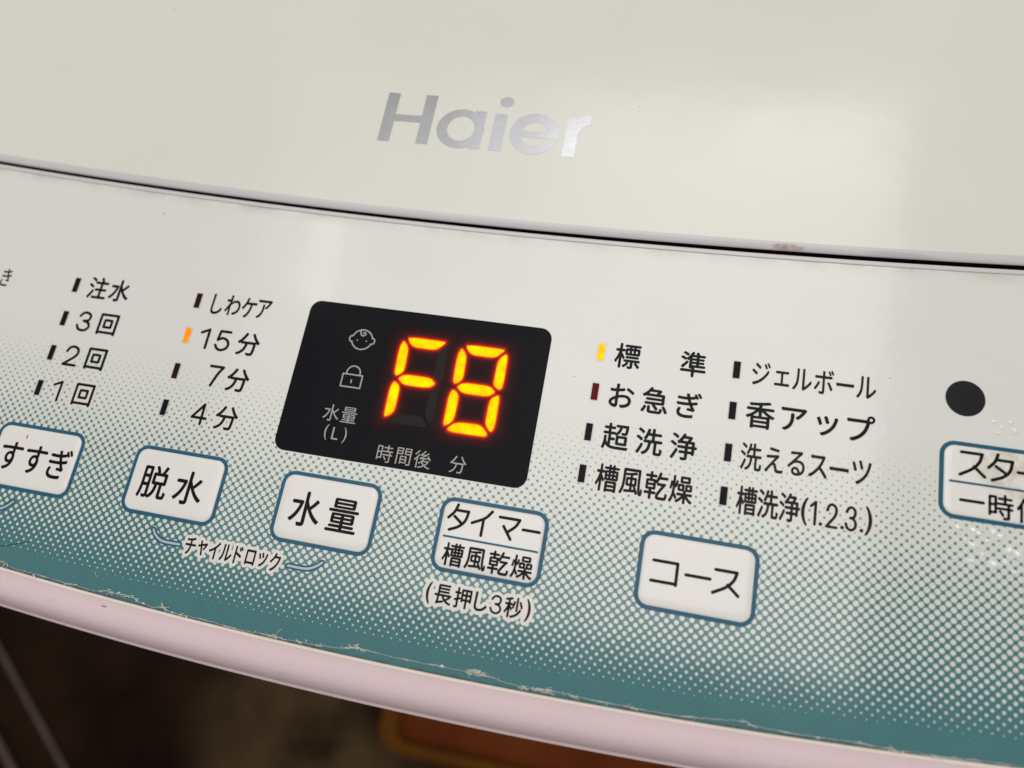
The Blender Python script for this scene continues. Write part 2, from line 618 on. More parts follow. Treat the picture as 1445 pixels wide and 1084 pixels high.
def soften(conts, thin, rmax=0.045):
    """round the stroke ends and outer corners, then thin the strokes a little"""
    big = max(conts, key=lambda p: abs(sarea(p)))
    sgn = np.sign(sarea(big))
    out = []
    for p in conts:
        n = len(p)
        q = []
        for i in range(n):
            a, b, c = p[i - 1], p[i], p[(i + 1) % n]
            e0, e1 = b - a, c - b
            l0, l1 = np.linalg.norm(e0), np.linalg.norm(e1)
            turn = math.atan2(e0[0] * e1[1] - e0[1] * e1[0], float(e0 @ e1)) * sgn
            if turn > math.radians(38):
                t = min(0.49 * l0, 0.49 * l1, rmax)
                s, f = b - e0 / l0 * t, b + e1 / l1 * t
                for k in (0, .25, .5, .75, 1):
                    q.append((1 - k) ** 2 * s + 2 * k * (1 - k) * b + k * k * f)
            else:
                q.append(b)
        q = np.array(q)
        if thin:
            e = np.roll(q, -1, 0) - np.roll(q, 1, 0)
            L = np.linalg.norm(e, axis=1, keepdims=True) + 1e-9
            nrm = np.stack([-e[:, 1], e[:, 0]], 1) / L * sgn
            q = q + nrm * thin
        out.append(q)
    return out


def glyph_polys(chars, em, hs, thin):
    """chars: (char, ink centre x, ink centre y[, em, hs]) in mm -> polygons in mm"""
    res = []
    for it in chars:
        ch, cx, cy = it[:3]
        e_, h_ = (it[3] if len(it) > 3 else em), (it[4] if len(it) > 4 else hs)
        cs = GLYPH[ch]
        allp = np.concatenate(cs)
        mid = (allp.min(0) + allp.max(0)) / 2
        for q in soften(cs, thin):
            res.append((q - mid) * np.array([e_ * h_, e_]) + np.array([cx, cy]))
    return res


def fill_mesh(name, polys, z):
    cu = bpy.data.curves.new('fill', 'CURVE')
    cu.dimensions = '2D'
    cu.fill_mode = 'BOTH'
    for q in polys:
        s = cu.splines.new('POLY')
        s.points.add(len(q) - 1)
        s.points.foreach_set('co', [c for pt in q for c in (pt[0], pt[1], 0, 1)])
        s.use_cyclic_u = True
    o = bpy.data.objects.new('fill', cu)
    me = o.to_mesh()
    V = [(*lift(v.co.x, v.co.y, z), z) for v in me.vertices]
    F = [tuple(p_.vertices) for p_ in me.polygons]
    o.to_mesh_clear()
    bpy.data.objects.remove(o)
    bpy.data.curves.remove(cu)
    return mesh_mm(name, V, F)


def cv(*p_): return curve_pts(p_, 6)


# monoline figures and katakana with round ends, drawn in a unit box
STROKE = {
    '1': [[(-.42, .30), (.10, .5), (.10, -.5)]],
    '2': [cv((-.44, .22), (-.30, .42), (.0, .5), (.32, .41), (.42, .22), (.28, -.02), (-.08, -.26), (-.46, -.5)), [(-.46, -.5), (.48, -.5)]],
    '3': [cv((-.42, .28), (-.26, .44), (.0, .5), (.30, .42), (.38, .25), (.26, .08), (-.06, .03)), cv((-.06, .03), (.30, -.04), (.46, -.24), (.32, -.43), (.0, -.5), (-.30, -.43), (-.47, -.24))],
    '4': [[(.20, -.5), (.20, .5), (-.48, -.20), (.5, -.20)]],
    '5': [[(.42, .5), (-.30, .5), (-.38, .02)], cv((-.38, .02), (-.05, .14), (.30, .05), (.45, -.18), (.32, -.40), (.0, -.5), (-.28, -.44), (-.46, -.26))],
    '7': [[(-.46, .5), (.46, .5)], cv((.46, .5), (.16, .12), (-.14, -.5))],
    '.': [[(0, 0), (0, -.01)]],
    'コ': [[(-.48, .42), (.46, .42), (.46, -.44)], [(-.5, -.40), (.46, -.40)]],
    'ー': [[(-.5, 0), (.5, 0)]],
    'ス': [[(-.42, .46), (.36, .46)], cv((.36, .46), (.26, .12), (.0, -.20), (-.46, -.50)), [(.06, -.10), (.46, -.48)]],
    'タ': [cv((-.14, .52), (-.26, .22), (-.5, -.04)), [(-.22, .30), (.42, .30)], cv((.42, .30), (.32, -.08), (.06, -.34), (-.36, -.52)), [(-.22, .04), (.20, -.22)]],
    'イ': [cv((.42, .52), (.12, .20), (-.48, -.08)), [(.06, .12), (.06, -.54)]],
    'ト': [[(-.25, .5), (-.25, -.5)], [(-.25, .12), (.45, -.14)]],
    'マ': [[(-.48, .40), (.46, .40)], cv((.46, .40), (.30, .10), (-.02, -.18)), [(-.24, .04), (.16, -.46)]],
}


def add_field(F, x0, y0, h, z, V, Fc):
    marching(F, x0, y0, h, V, Fc, lambda a, b: (*lift(a, b, z), z))


def letter_mesh(name, chars, em, hs, z, grow, outline=None):
    """chars: (char, ink centre x, y[, em, hs]) set as printed letters, or
    (char, x, y, 's', width, height, stroke) drawn with round strokes"""
    V, Fc = [], []
    for it in chars:
        if len(it) > 3 and it[3] == 's':
            ch, cx, cy, _, w_, h_, wd = it
            segs = []
            for s_ in STROKE[ch]:
                segs += polyline([(cx + a * w_, cy + b * h_) for a, b in s_])
            q = np.array(segs)
            h = max(.045, wd / 9)
            x0, x1 = q[:, [0, 2]].min() - wd, q[:, [0, 2]].max() + wd
            y0, y1 = q[:, [1, 3]].min() - wd, q[:, [1, 3]].max() + wd
            X, Y = np.meshgrid(np.arange(x0, x1 + h, h), np.arange(y0, y1 + h, h))
            add_field(seg_dist(X, Y, segs) - wd / 2, x0, y0, h, z, V, Fc)
            if outline is not None:
                outline.extend(segs)
        else:
            polys = glyph_polys([it], em, hs, 0.0)
            allp = np.concatenate(polys)
            h = .055 if em < 5.5 else .065
            (x0, y0), (x1, y1) = allp.min(0) - .25, allp.max(0) + .25
            X, Y = np.meshgrid(np.arange(x0, x1 + h, h), np.arange(y0, y1 + h, h))
            segs = [s for q in polys for s in polyline([tuple(a) for a in q], True)]
            D = seg_dist(X, Y, segs)
            ins = np.zeros(X.shape, bool)
            for q in polys:
                ins ^= inside(X, Y, q)
            add_field(np.where(ins, -D, D) - grow, x0, y0, h, z, V, Fc)
            if outline is not None:
                outline.extend(segs)
    return mesh_mm(name, V, Fc)


def legend(name, chars, em, hs, mat, parent, z=0.07, grow=0.03, label=None, halo=0.0):
    outl = [] if halo else None
    o = link(name, letter_mesh(name, chars, em, hs, z, grow, outl), mat, parent, label)
    if halo:
        link('pale_halo', field_mesh('pale_halo', outl, halo, 0.16, z - 0.035), M['halo'], o)
    return o


def num(ch, x, y, w_=3.5, h_=4.6, wd=.63):
    """a round-ended figure"""
    return (ch, x, y, 's', w_, h_, wd)


def row(text, x0, x1, y):
    n = len(text)
    return [(c, x0 + (x1 - x0) * (i / (n - 1) if n > 1 else 0), y) for i, c in enumerate(text)]


# ------------------------------------------------------------------ the machine: cabinet, rim, panel film, lid
XS = list(np.arange(-280, 261, 4.0))


def sweep(name, yf, profile, mat, parent=root, smooth=True, label=None):
    V, F = [], []
    n = len(profile)
    for x in XS:
        for dy, z in profile:
            V.append((x, yf(x) + dy, z))
    for i in range(len(XS) - 1):
        for k in range(n - 1):
            F.append((i * n + k, (i + 1) * n + k, (i + 1) * n + k + 1, i * n + k + 1))
    me = mesh_mm(name, V, F)
    return link(name, me, mat, parent, label, smooth)


# top rim of the cabinet: narrow bright ledge, sloping rounded face, parting groove, lower bead
rim_prof = [(3.0, -0.40), (0.3, -0.40), (-0.35, -0.44), (-0.75, -0.62), (-1.15, -0.95), (-2.9, -1.65), (-4.9, -2.75), (-6.6, -4.3), (-7.95, -6.4), (-8.95, -9.0),
            (-9.15, -9.7), (-9.2, -10.1), (-9.5, -10.3), (-9.85, -10.7), (-10.05, -11.4), (-10.0, -12.3), (-9.6, -13.1), (-8.6, -13.9), (-2.0, -14.2)]
rim = sweep('top_rim', film_y, rim_prof, M['rim'])
# lip between film and lid gap, dropping into the gap
lip_prof = [(-2.4, -0.36), (-1.30, -0.36), (-1.25, 0.02), (-1.05, 0.09), (-0.55, 0.09), (-0.30, 0.05), (-0.17, -0.06), (-0.12, -0.30)]
sweep('panel_lip', gap_y, lip_prof, M['lip'])
sweep('gap_shade', gap_y, [(-0.12, -0.30), (-0.12, -4.0), (1.6, -4.0)], M['dark'], smooth=False)  # black surface that paints in the shade of the gap


def sheet(name, fa, fb, z, ny, mat, parent=root, label=None):
    V, F = [], []
    for x in XS:
        for k in range(ny + 1):
            a, b = fa(x), fb(x)
            V.append((x, a + (b - a) * k / ny, z(k / ny) if callable(z) else z))
    n = ny + 1
    for i in range(len(XS) - 1):
        for k in range(ny):
            F.append((i * n + k, (i + 1) * n + k, (i + 1) * n + k + 1, i * n + k + 1))
    return link(name, mesh_mm(name, V, F), mat, parent, label)


panel = sheet('control_panel', lambda x: film_y(x) + 0.12, lambda x: gap_y(x) - 1.36, 0.0, 6, M['panel'])
sweep('film_edge', film_y, [(0.12, 0.0), (0.04, -0.05), (0.0, -0.14), (0.0, -0.38)], M['panel'], panel)
sweep('ledge_highlight', film_y, [(0.0, -0.36), (-0.42, -0.37), (-0.60, -0.41), (-0.72, -0.52)], M['highlight'], panel)  # cream strip painting the highlight along the ledge

lid = sheet('lid', lambda x: lid_y(x) + 2.25, lambda x: 330.0, lambda t: 0.60, 3, M['lid'], root)
sweep('lid_gap_shade', lid_y, [(0.60, -4.0), (0.44, -0.30)], M['dark'], lid, smooth=False)  # same painted shade below the lid lip
lid_lip = sweep('lid_lip', lid_y, [(0.44, -0.30), (0.52, -0.12), (0.70, 0.08), (1.0, 0.26), (1.45, 0.42), (1.95, 0.56), (2.26, 0.60)], M['lip'], lid)

# cabinet walls, straight down to the floor (vertical in the room, not square to the tilted panel)
PFI = PF.inverted()
V, F = [], []
top = [(x, film_y(x) + 2.0) for x in XS] + [(258, 340.0), (-278, 340.0)]
nV = len(top)
for x, y in top:
    V.append((x * MM, y * MM, -14.0 * MM if y < 300 else -1.0 * MM))
for x, y in top:
    p_ = PF @ Vector((x * MM, y * MM, -14.0 * MM))
    q = PFI @ Vector((p_.x, p_.y, 0.03))
    V.append(tuple(q))
for i in range(nV):
    j = (i + 1) % nV
    F.append((i, nV + i, nV + j, j))
me = bpy.data.meshes.new('cabinet')
me.from_pydata(V, [], F)
link('cabinet', me, M['body_low'])

# ------------------------------------------------------------------ brand letters on the lid
LZ = 0.64


def logo(field, x0, x1, y0, y1):
    h = 0.12
    X, Y = np.meshgrid(np.arange(x0 - .5, x1 + .5, h), np.arange(y0 - .5, y1 + .5, h))
    V, Fc = [], []
    marching(field(X, Y), x0 - .5, y0 - .5, h, V, Fc, lambda a, b: (*lift(a, b, LZ), LZ))
    link('brand_letter', mesh_mm('brand_letter', V, Fc), M['logo'], lid)


def box(X, Y, x0, x1, y0, y1): return np.maximum(np.maximum(x0 - X, X - x1), np.maximum(y0 - Y, Y - y1))
def ell(X, Y, cx, cy, a, b): return (np.sqrt(((X - cx) / a) ** 2 + ((Y - cy) / b) ** 2) - 1) * min(a, b)


logo(lambda X, Y: np.minimum(np.minimum(box(X, Y, -45.1, -42.0, 57.6, 71.7), box(X, Y, -35.15, -32.1, 57.6, 71.7)),
                             box(X, Y, -43, -34, 63.55, 65.55)), -46, -31, 57, 72.5)
logo(lambda X, Y: np.minimum(np.maximum(ell(X, Y, -24.6, 62.75, 6.0, 5.55), -ell(X, Y, -24.5, 62.8, 3.45, 3.45)),
                             np.maximum(box(X, Y, -21.6, -18.8, 57.35, 68.15), -ell(X, Y, -24.5, 62.8, 3.45, 3.45))), -31, -18, 57, 69)
logo(lambda X, Y: np.minimum(box(X, Y, -16.6, -13.5, 57.4, 67.8), ell(X, Y, -14.3, 71.3, 1.75, 1.45)), -17, -12, 57, 73)


def let_e(X, Y):
    ring = np.maximum(ell(X, Y, -6.2, 62.85, 5.95, 5.7), -ell(X, Y, -6.1, 62.85, 3.25, 3.3))
    cut = np.maximum(np.maximum(-(X + 6.2), Y - 61.85), (-(Y - 62.85) - 0.55 * (X + 6.2)))
    ring = np.maximum(ring, -cut)
    bar = np.maximum(box(X, Y, -11.5, -0.35, 61.85, 63.55), ell(X, Y, -6.2, 62.85, 5.95, 5.7))
    return np.minimum(ring, bar)


logo(let_e, -12.5, 0.2, 57, 69)


def let_r(X, Y):
    stem = box(X, Y, 1.4, 4.45, 57.35, 68.2)
    arm = np.maximum(np.maximum(ell(X, Y, 7.0, 62.6, 5.6, 6.35), -ell(X, Y, 7.4, 62.0, 3.2, 4.6)), np.maximum(X - 7.0, 62.0 - Y))
    return np.minimum(stem, arm)


logo(let_r, 1, 8, 57, 70)

# ------------------------------------------------------------------ lettering data (panel mm)
TXT = ('注水回321しわケア15分74おき標準お急ぎ超洗浄槽風乾燥ジェルボール香アップ洗えるスーツ槽洗浄(1.2.3.)'
       'すすぎ脱水水量長押し3秒チャイルドロック(L)時間後分一時停止')
load_glyphs([c for c in TXT])

R0, R1, R2, R3 = 9.75, 0.80, -8.10, -17.05
DG = 6.85                                  # em of the figures
legend('course_legend', [('お', -138.0, 9.2, 5.6, .68), ('き', -132.8, 9.45, 5.6, .68)], 5.6, .7, M['ink_thin'], root)
legend('course_legend', row('注水', -106.35, -100.3, R0), 6.1, .92, M['ink'], root, grow=.098, label='black printed legend 注水')
for ch, y, xd, xk, hl in (('3', R1, -106.9, -100.4, 0), ('2', R2, -107.0, -100.4, 0), ('1', R3, -107.2, -100.4, .75)):
    legend('course_legend', [num(ch, xd, y), ('回', xk, y)], 6.0, .98, M['ink'], root, grow=.098, halo=hl, label='black printed legend %s回' % ch)
legend('course_legend', [('し', -73.8, 9.55), ('わ', -69.75, 9.7), ('ケ', -65.6, 9.6), ('ア', -61.8, 9.7)], 6.0, .70, M['ink_thin'], root, grow=.078, label='black printed legend しわケア')
legend('course_legend', [num('1', -74.0, .72), num('5', -69.65, .72), ('分', -63.1, .72)], 6.0, .98, M['ink'], root, grow=.098, label='black printed legend 15分')
legend('course_legend', [num('7', -69.0, -7.95), ('分', -63.1, -8.1)], 6.0, .98, M['ink'], root, grow=.098, label='black printed legend 7分')
legend('course_legend', [num('4', -69.9, -17.15), ('分', -63.15, -17.2)], 6.0, .98, M['ink'], root, grow=.098, halo=.7, label='black printed legend 4分')

legend('course_legend', row('標準', 23.75, 37.6, R0), 6.0, .95, M['ink'], root, grow=.098, label='black printed legend 標準')
legend('course_legend', row('お急ぎ', 23.7, 37.7, .74), 6.1, .97, M['ink'], root, grow=.098, label='black printed legend お急ぎ')
legend('course_legend', row('超洗浄', 23.7, 37.65, -8.2), 6.0, .95, M['ink'], root, grow=.098, label='black printed legend 超洗浄')
legend('course_legend', row('槽風乾燥', 23.2, 38.2, -17.08), 6.1, .80, M['ink'], root, grow=.098, halo=.62, label='black printed legend 槽風乾燥')
legend('course_legend', [('ジ', 51.5, 9.65), ('ェ', 55.75, 9.15), ('ル', 59.75, 9.5), ('ボ', 64.0, 9.6), ('ー', 68.15, 9.5), ('ル', 72.25, 9.55)], 6.0, .70, M['ink_thin'], root,
       grow=.058, label='black printed legend ジェルボール')
legend('course_legend', [('香', 52.1, .75), ('ア', 58.7, .75), ('ッ', 65.2, .35), ('プ', 71.6, .85)], 6.2, .97, M['ink'], root, grow=.098, label='black printed legend 香アップ')
legend('course_legend', [('洗', 51.1, -8.2), ('え', 55.6, -8.2), ('る', 59.85, -8.2), ('ス', 64.0, -8.2), ('ー', 68.0, -8.15), ('ツ', 72.2, -8.1)], 6.1, .72, M['ink_thin'], root,
       grow=.068, label='black printed legend 洗えるスーツ')
legend('course_legend', [('槽', 51.05, -17.2), ('洗', 55.15, -17.2), ('浄', 59.25, -17.2), ('(', 62.1, -17.45, 5.8, .8), num('1', 63.95, -17.5, 1.6, 4.4, .54), ('.', 65.2, -19.45, 's', 1, 1, .72),
                         num('2', 67.2, -17.5, 1.95, 4.4, .54), ('.', 69.2, -19.45, 's', 1, 1, .72), num('3', 70.75, -17.5, 1.95, 4.4, .54), ('.', 72.75, -19.45, 's', 1, 1, .72), (')', 73.95, -17.45, 6.0, .8)],
       6.1, .68, M['ink_thin'], root, grow=.098, halo=.62, label='black printed legend 槽洗浄(1.2.3.)')

# ------------------------------------------------------------------ indicator lamps
def bar_mesh():
    lp = rrect(-.70, .70, -1.86, 1.86, .16, 3)
    sm = rrect(-.62, .62, -1.78, 1.78, .12, 3)
    return loops_mesh('indicator_lamp', [(lp, 0.0), (lp, 0.06), (sm, 0.10)])


bar_base = bar_mesh()
bar_base.materials.append(M['lamp_off'])
FRAME = None
first_bar = None
for ci, cx in enumerate((-112.48, -78.97, 17.99, 46.55)):
    for ri in range(4):
        cy = 9.80 - 8.92 * ri
        if first_bar is None:
            o = bpy.data.objects.new('indicator_lamp', bar_base)
            first_bar = o
        else:
            o = first_bar.copy()
        COL.objects.link(o)
        o.parent = root
        o.matrix_local = PLOC @ Matrix.Translation((cx * MM, cy * MM, 0.01 * MM))
        o.material_slots[0].link = 'OBJECT'
        mt, lb = M['lamp_off'], None
        if (ci, ri) == (2, 0): mt, lb = M['led_lamp'], 'lit yellow indicator lamp beside 標準'
        if (ci, ri) == (1, 1): mt, lb = M['led_amber'], 'lit amber indicator lamp beside 15分'
        if (ci, ri) == (2, 1): mt, lb = M['lamp_red'], 'dark red indicator lamp beside お急ぎ'
        if (ci, ri) in ((1, 0), (1, 2)): mt = M['lamp_maroon']
        o.material_slots[0].material = mt
        if lb: o['label'] = lb
        if FRAME is None:
            FRAME = mesh_mm('lamp_frame', [(a, b_, .025) for a, b_ in rrect(-.70, .70, -1.86, 1.86, .16, 3)] + [(a, b_, .025) for a, b_ in rrect(-.92, .92, -2.06, 2.06, .3, 3)],
                            [(k, 16 + k, 16 + (k + 1) % 16, (k + 1) % 16) for k in range(16)])
            FRAME.materials.append(M['frame'])
        fr = bpy.data.objects.new('lamp_frame', FRAME)
        COL.objects.link(fr)
        fr.parent = o

# ------------------------------------------------------------------ display window
DX0, DX1, DY0, DY1 = -50.33, 6.87, -22.2, 13.65
wl = rrect(DX0, DX1, DY0, DY1, 2.6, 8)
wl2 = rrect(DX0 + .08, DX1 - .08, DY0 + .08, DY1 - .08, 2.55, 8)
window = link('display_window', loops_mesh('display_window', [(wl, 0.0), (wl, 0.07), (wl2, 0.11)]), M['window'], root,
              label='black smoked display window with two glowing digits')
DZ = 0.14
SEGS = {
    'a': [(-11.95, 7.60), (-3.25, 7.60), (-3.05, 7.20), (-4.35, 5.80), (-5.4, 5.35), (-9.9, 5.35), (-11.1, 6.1)],
    'f': [(-12.70, 6.65), (-11.75, 5.75), (-11.2, 4.7), (-11.0, -.25), (-11.6, -1.15), (-12.55, -1.75), (-13.15, -1.1), (-13.30, 4.9)],
    'b': [(-2.45, 6.65), (-2.00, 5.7), (-1.88, -1.0), (-2.55, -1.80), (-3.75, -1.1), (-4.08, -.25), (-4.05, 4.5), (-3.5, 5.7)],
    'g': [(-12.05, -2.35), (-11.0, -1.45), (-9.7, -1.2), (-4.7, -1.2), (-3.25, -2.35), (-4.3, -3.35), (-5.8, -3.6), (-10.5, -3.6)],
    'e': [(-12.7, -3.0), (-11.6, -3.65), (-11.1, -4.6), (-11.12, -9.7), (-11.95, -10.75), (-12.95, -11.35), (-13.3, -10.8), (-13.35, -4.4)],
    'c': [(-2.5, -2.9), (-2.1, -3.8), (-1.98, -10.1), (-2.6, -11.35), (-3.7, -10.3), (-4.18, -9.3), (-4.18, -4.8), (-3.75, -3.7)],
    'd': [(-12.15, -11.8), (-11.05, -10.6), (-9.6, -10.15), (-5.6, -10.0), (-4.5, -10.5), (-3.35, -11.65), (-3.4, -12.25), (-4.1, -12.5), (-11.1, -12.5), (-11.95, -12.25)],
}


def smooth_poly(p, it=2):
    q = np.array(p)
    for _ in range(it):
        nx = np.roll(q, -1, 0)
        q = np.stack([q * .82 + nx * .18, q * .18 + nx * .82], 1).reshape(-1, 2)
    return q


lit = []
for off, on in ((-13.6, 'afge'), (0.0, 'abcdefg')):
    for k, poly in SEGS.items():
        q = smooth_poly([(a + off, b) for a, b in poly])
        is_on = k in on
        if is_on:
            lit.append(q)
        zz = DZ + (.05 if is_on else .03)
        h = .09
        (sx0, sy0), (sx1, sy1) = q.min(0) - .2, q.max(0) + .2
        X, Y = np.meshgrid(np.arange(sx0, sx1 + h, h), np.arange(sy0, sy1 + h, h))
        pl = polyline([tuple(a) for a in q], True)
        D = seg_dist(X, Y, pl)
        V, Fc, raw = [], [], []

        def put(a, b_):
            raw.append((a, b_))
            return (*lift(a, b_, zz), zz)
        marching(np.where(inside(X, Y, q), -D, D), sx0, sy0, h, V, Fc, put)
        me = mesh_mm('led_segment', V, Fc)
        raw = np.array(raw)
        core = np.clip(seg_dist(raw[:, 0], raw[:, 1], pl) / .30, 0, 1)
        at = me.attributes.new('core', 'FLOAT', 'POINT')
        at.data.foreach_set('value', (core ** .7).astype(np.float32))
        link('led_segment', me, M['led'] if is_on else M['seg_off'], window, 'lit yellow segment' if is_on else 'unlit dark segment')
h = 0.16
gx0, gx1, gy0, gy1 = -31.0, 2.2, -16.5, 11.5
X, Y = np.meshgrid(np.arange(gx0, gx1, h), np.arange(gy0, gy1, h))
D = np.full(X.shape, 1e9)
for q in lit:
    d_ = seg_dist(X, Y, polyline([tuple(a) for a in q[::2]], True))
    d_[inside(X, Y, q)] = 0
    D = np.minimum(D, d_)
edgef = np.clip(np.minimum.reduce([X - gx0, X.max() - X, Y - gy0, Y.max() - Y]) / 2.5, 0, 1)
leak = (1.35 * np.exp(-(D / 0.23) ** 1.0) + 0.055 * np.exp(-D / 1.2) + 0.010 * np.exp(-D / 3.0)) * edgef
ny, nx = X.shape
V = [(*lift(a, b, DZ), DZ) for a, b in zip(X.ravel(), Y.ravel())]
F = [(j * nx + i, j * nx + i + 1, (j + 1) * nx + i + 1, (j + 1) * nx + i) for j in range(ny - 1) for i in range(nx - 1)]
me = mesh_mm('segment_glow', V, F)
at = me.attributes.new('leak', 'FLOAT', 'POINT')
at.data.foreach_set('value', leak.ravel().astype(np.float32))
link('segment_glow', me, M['glow'], window)  # sheet with the digits' red glow painted as emission

g = M['grey_print']
h = .06
X, Y = np.meshgrid(np.arange(-39.8, -32.4, h), np.arange(2.6, 8.6, h))
head = np.minimum(ell(X, Y, -36.08, 5.52, 2.42, 2.36), np.minimum(ell(X, Y, -38.42, 5.5, .68, .72), ell(X, Y, -33.72, 5.42, .68, .72)))
V, Fc = [], []
add_field(np.abs(head) - .165, -39.8, 2.6, h, DZ, V, Fc)
icon = link('icon', mesh_mm('icon', V, Fc), g, window, 'grey line icon of a small child face')
segs = []
segs += polyline(curve_pts([(-36.75, 7.6), (-36.7, 6.9), (-36.1, 6.45), (-35.5, 6.85), (-35.75, 7.3), (-36.1, 7.1)], 5))
segs += [(-37.2, 5.3, -37.2, 5.28), (-35.0, 5.3, -35.0, 5.28)]
link('icon_detail', field_mesh('icon_detail', segs, .165, .07, DZ + .004), g, window)
segs = polyline([(-38.5, -2.95), (-33.85, -2.95), (-33.85, -5.88), (-38.5, -5.88)], True)
segs += polyline([(-37.75, -2.95)] + arc(-36.15, -2.55, 1.6, 1.65, 180, 0, 16) + [(-34.55, -2.95)])
segs += [(-36.2, -4.2, -36.2, -4.85)]
link('icon', field_mesh('icon', segs, .165, .07, DZ), g, window, 'grey line icon of a padlock')
legend('caption', row('水量', -38.85, -34.72, -12.25), 4.15, .98, g, window, DZ, .0, 'grey caption 水量')
legend('caption', [('(', -39.0, -16.7, 3.9, .9), ('L', -36.8, -16.75, 4.1, .95), (')', -34.6, -16.9, 3.9, .9)], 4.1, .95, g, window, DZ, .0, 'grey caption (L)')
legend('caption', row('時間後', -24.65, -16.1, -19.38), 4.25, .95, g, window, DZ, .0, 'grey caption 時間後')
legend('caption', [('分', -8.25, -19.28)], 4.15, .95, g, window, DZ, .0, 'grey caption 分')

# ------------------------------------------------------------------ push buttons
BW, BH, BR = 23.05, 15.35, 2.9
BZ = 0.34


def button(x0, y1, label):
    x1, y0 = x0 + BW, y1 - BH
    t = 0.86
    def L(e, r): return rrect(x0 + e, x1 - e, y0 + e, y1 - e, max(r, .5), 8)
    b = link('button', loops_mesh('button', [(L(t - .05, BR - t), 0.0), (L(t + .02, BR - t), 0.10), (L(t + .18, BR - t - .1), .21), (L(t + .5, BR - t - .25), .29),
                                             (L(t + 1.3, BR - t - .5), BZ - .01), (L(t + 2.2, 1.0), BZ)]), M['button'], root, label, True)
    V, F = [], []
    n = len(L(0, BR))
    for pts, z in ((L(0, BR), 0.0), (L(.05, BR), .05), (L(t, BR - t), .05)):
        V += [(a, c, z) for a, c in pts]
    for k in range(2):
        for i in range(n):
            j = (i + 1) % n
            F.append((k * n + i, k * n + j, (k + 1) * n + j, (k + 1) * n + i))
    link('button_outline', mesh_mm('button_outline', V, F), M['blue'], b)
    return b


b = button(-118.55, -25.95, 'white button marked すすぎ with an orange speck')
legend('legend', [('す', -113.3, -33.75), ('す', -106.8, -33.75), ('ぎ', -100.35, -33.75)], 7.6, .86, M['ink'], b, BZ + .035, .10)
b = button(-82.2, -26.05, 'white button marked 脱水')
legend('legend', [('脱', -75.8, -33.9), ('水', -67.1, -33.9)], 7.9, .92, M['ink'], b, BZ + .035, .10)
b = button(-46.05, -26.2, 'white button marked 水量')
legend('legend', [('水', -39.2, -33.9), ('量', -30.6, -33.95)], 8.0, .92, M['ink'], b, BZ + .035, .10)
b = button(-10.0, -26.1, 'white button marked タイマー above 槽風乾燥')
legend('legend', [('タ', -5.75, -30.2, 's', 4.4, 5.1, .60), ('イ', -.8, -30.35, 's', 4.3, 4.9, .60), ('マ', 4.9, -30.5, 's', 4.5, 4.8, .60), ('ー', 9.6, -30.35, 's', 3.4, 1, .60)], 6, 1, M['ink'], b, BZ + .035)
legend('legend', row('槽風乾燥', -5.5, 9.0, -37.75), 4.95, .94, M['ink'], b, BZ + .035, .085)
link('divider', field_mesh('divider', [(-8.2, -34.27, 11.5, -34.27)], .21, .08, BZ + .035), M['blue'], b)
b = button(31.55, -25.95, 'white button marked コース')
legend('legend', [('コ', 37.0, -33.75, 's', 5.0, 4.8, .62), ('ー', 43.35, -33.5, 's', 4.6, 1, .62), ('ス', 48.75, -33.6, 's', 5.2, 4.6, .62)], 6, 1, M['ink'], b, BZ + .035)
b = button(86.3, .98, 'worn start button with grimy peeling film')
legend('legend', [('ス', 92.3, -3.2, 's', 4.8, 4.7, .60), ('タ', 97.5, -3.2, 's', 4.6, 5.0, .60), ('ー', 102.2, -3.6, 's', 3.6, 1, .60), ('ト', 106.2, -3.2, 's', 3.0, 4.8, .60)], 6, 1, M['ink'], b, BZ + .035)
legend('legend', [('一', 92.3, -10.5), ('時', 97.4, -10.75), ('停', 102.4, -10.8), ('止', 106.9, -10.8)], 5.1, .94, M['ink'], b, BZ + .035, .085)
link('divider', field_mesh('divider', [(88.3, -7.05, 107.3, -7.05)], .21, .1, BZ + .035), M['blue'], b)

# ------------------------------------------------------------------ small print under the buttons, sensor
legend('note_legend', [('(', -8.9, -45.9, 4.6, .8), ('長', -5.85, -45.8), ('押', -1.75, -45.8), ('し', 2.05, -45.8), num('3', 5.15, -45.75, 2.2, 3.3, .42), ('秒', 8.7, -45.7), (')', 11.65, -45.75, 4.6, .8)],
       4.3, .90, M['ink'], root, grow=.078, halo=.80, label='black note (長押し3秒) in a pale outline')
legend('note_legend', row('チャイルドロック', -62.8, -42.95, -45.85), 4.4, .66, M['ink_thin'], root, grow=.078, halo=.74, label='black note チャイルドロック in a pale outline')
for pts in ([(-72.4, -43.95), (-71.6, -44.95), (-70.3, -45.75), (-68.7, -46.05), (-65.4, -46.0)], [(-39.9, -46.0), (-36.4, -46.0), (-34.8, -45.65), (-33.5, -44.9), (-32.65, -44.15)],
            [(-115.5, -46.0), (-112.0, -45.95), (-110.6, -45.55), (-109.4, -44.75), (-108.4, -43.75)]):
    s_ = polyline(curve_pts(pts, 6))
    o = link('bracket_line', field_mesh('bracket_line', s_, .62, .12, .035), M['blue'], root)
    link('bracket_core', field_mesh('bracket_core', s_, .24, .1, .07), M['pale_line'], o)
c1 = arc(90.8, 9.95, 3.68, 3.68, 0, 360, 49)[:-1]
c2 = arc(90.8, 9.95, 3.55, 3.55, 0, 360, 49)[:-1]
link('sensor_window', loops_mesh('sensor_window', [(c1, 0.0), (c1, .06), (c2, .10)]), M['sensor'], root, label='round black sensor window')

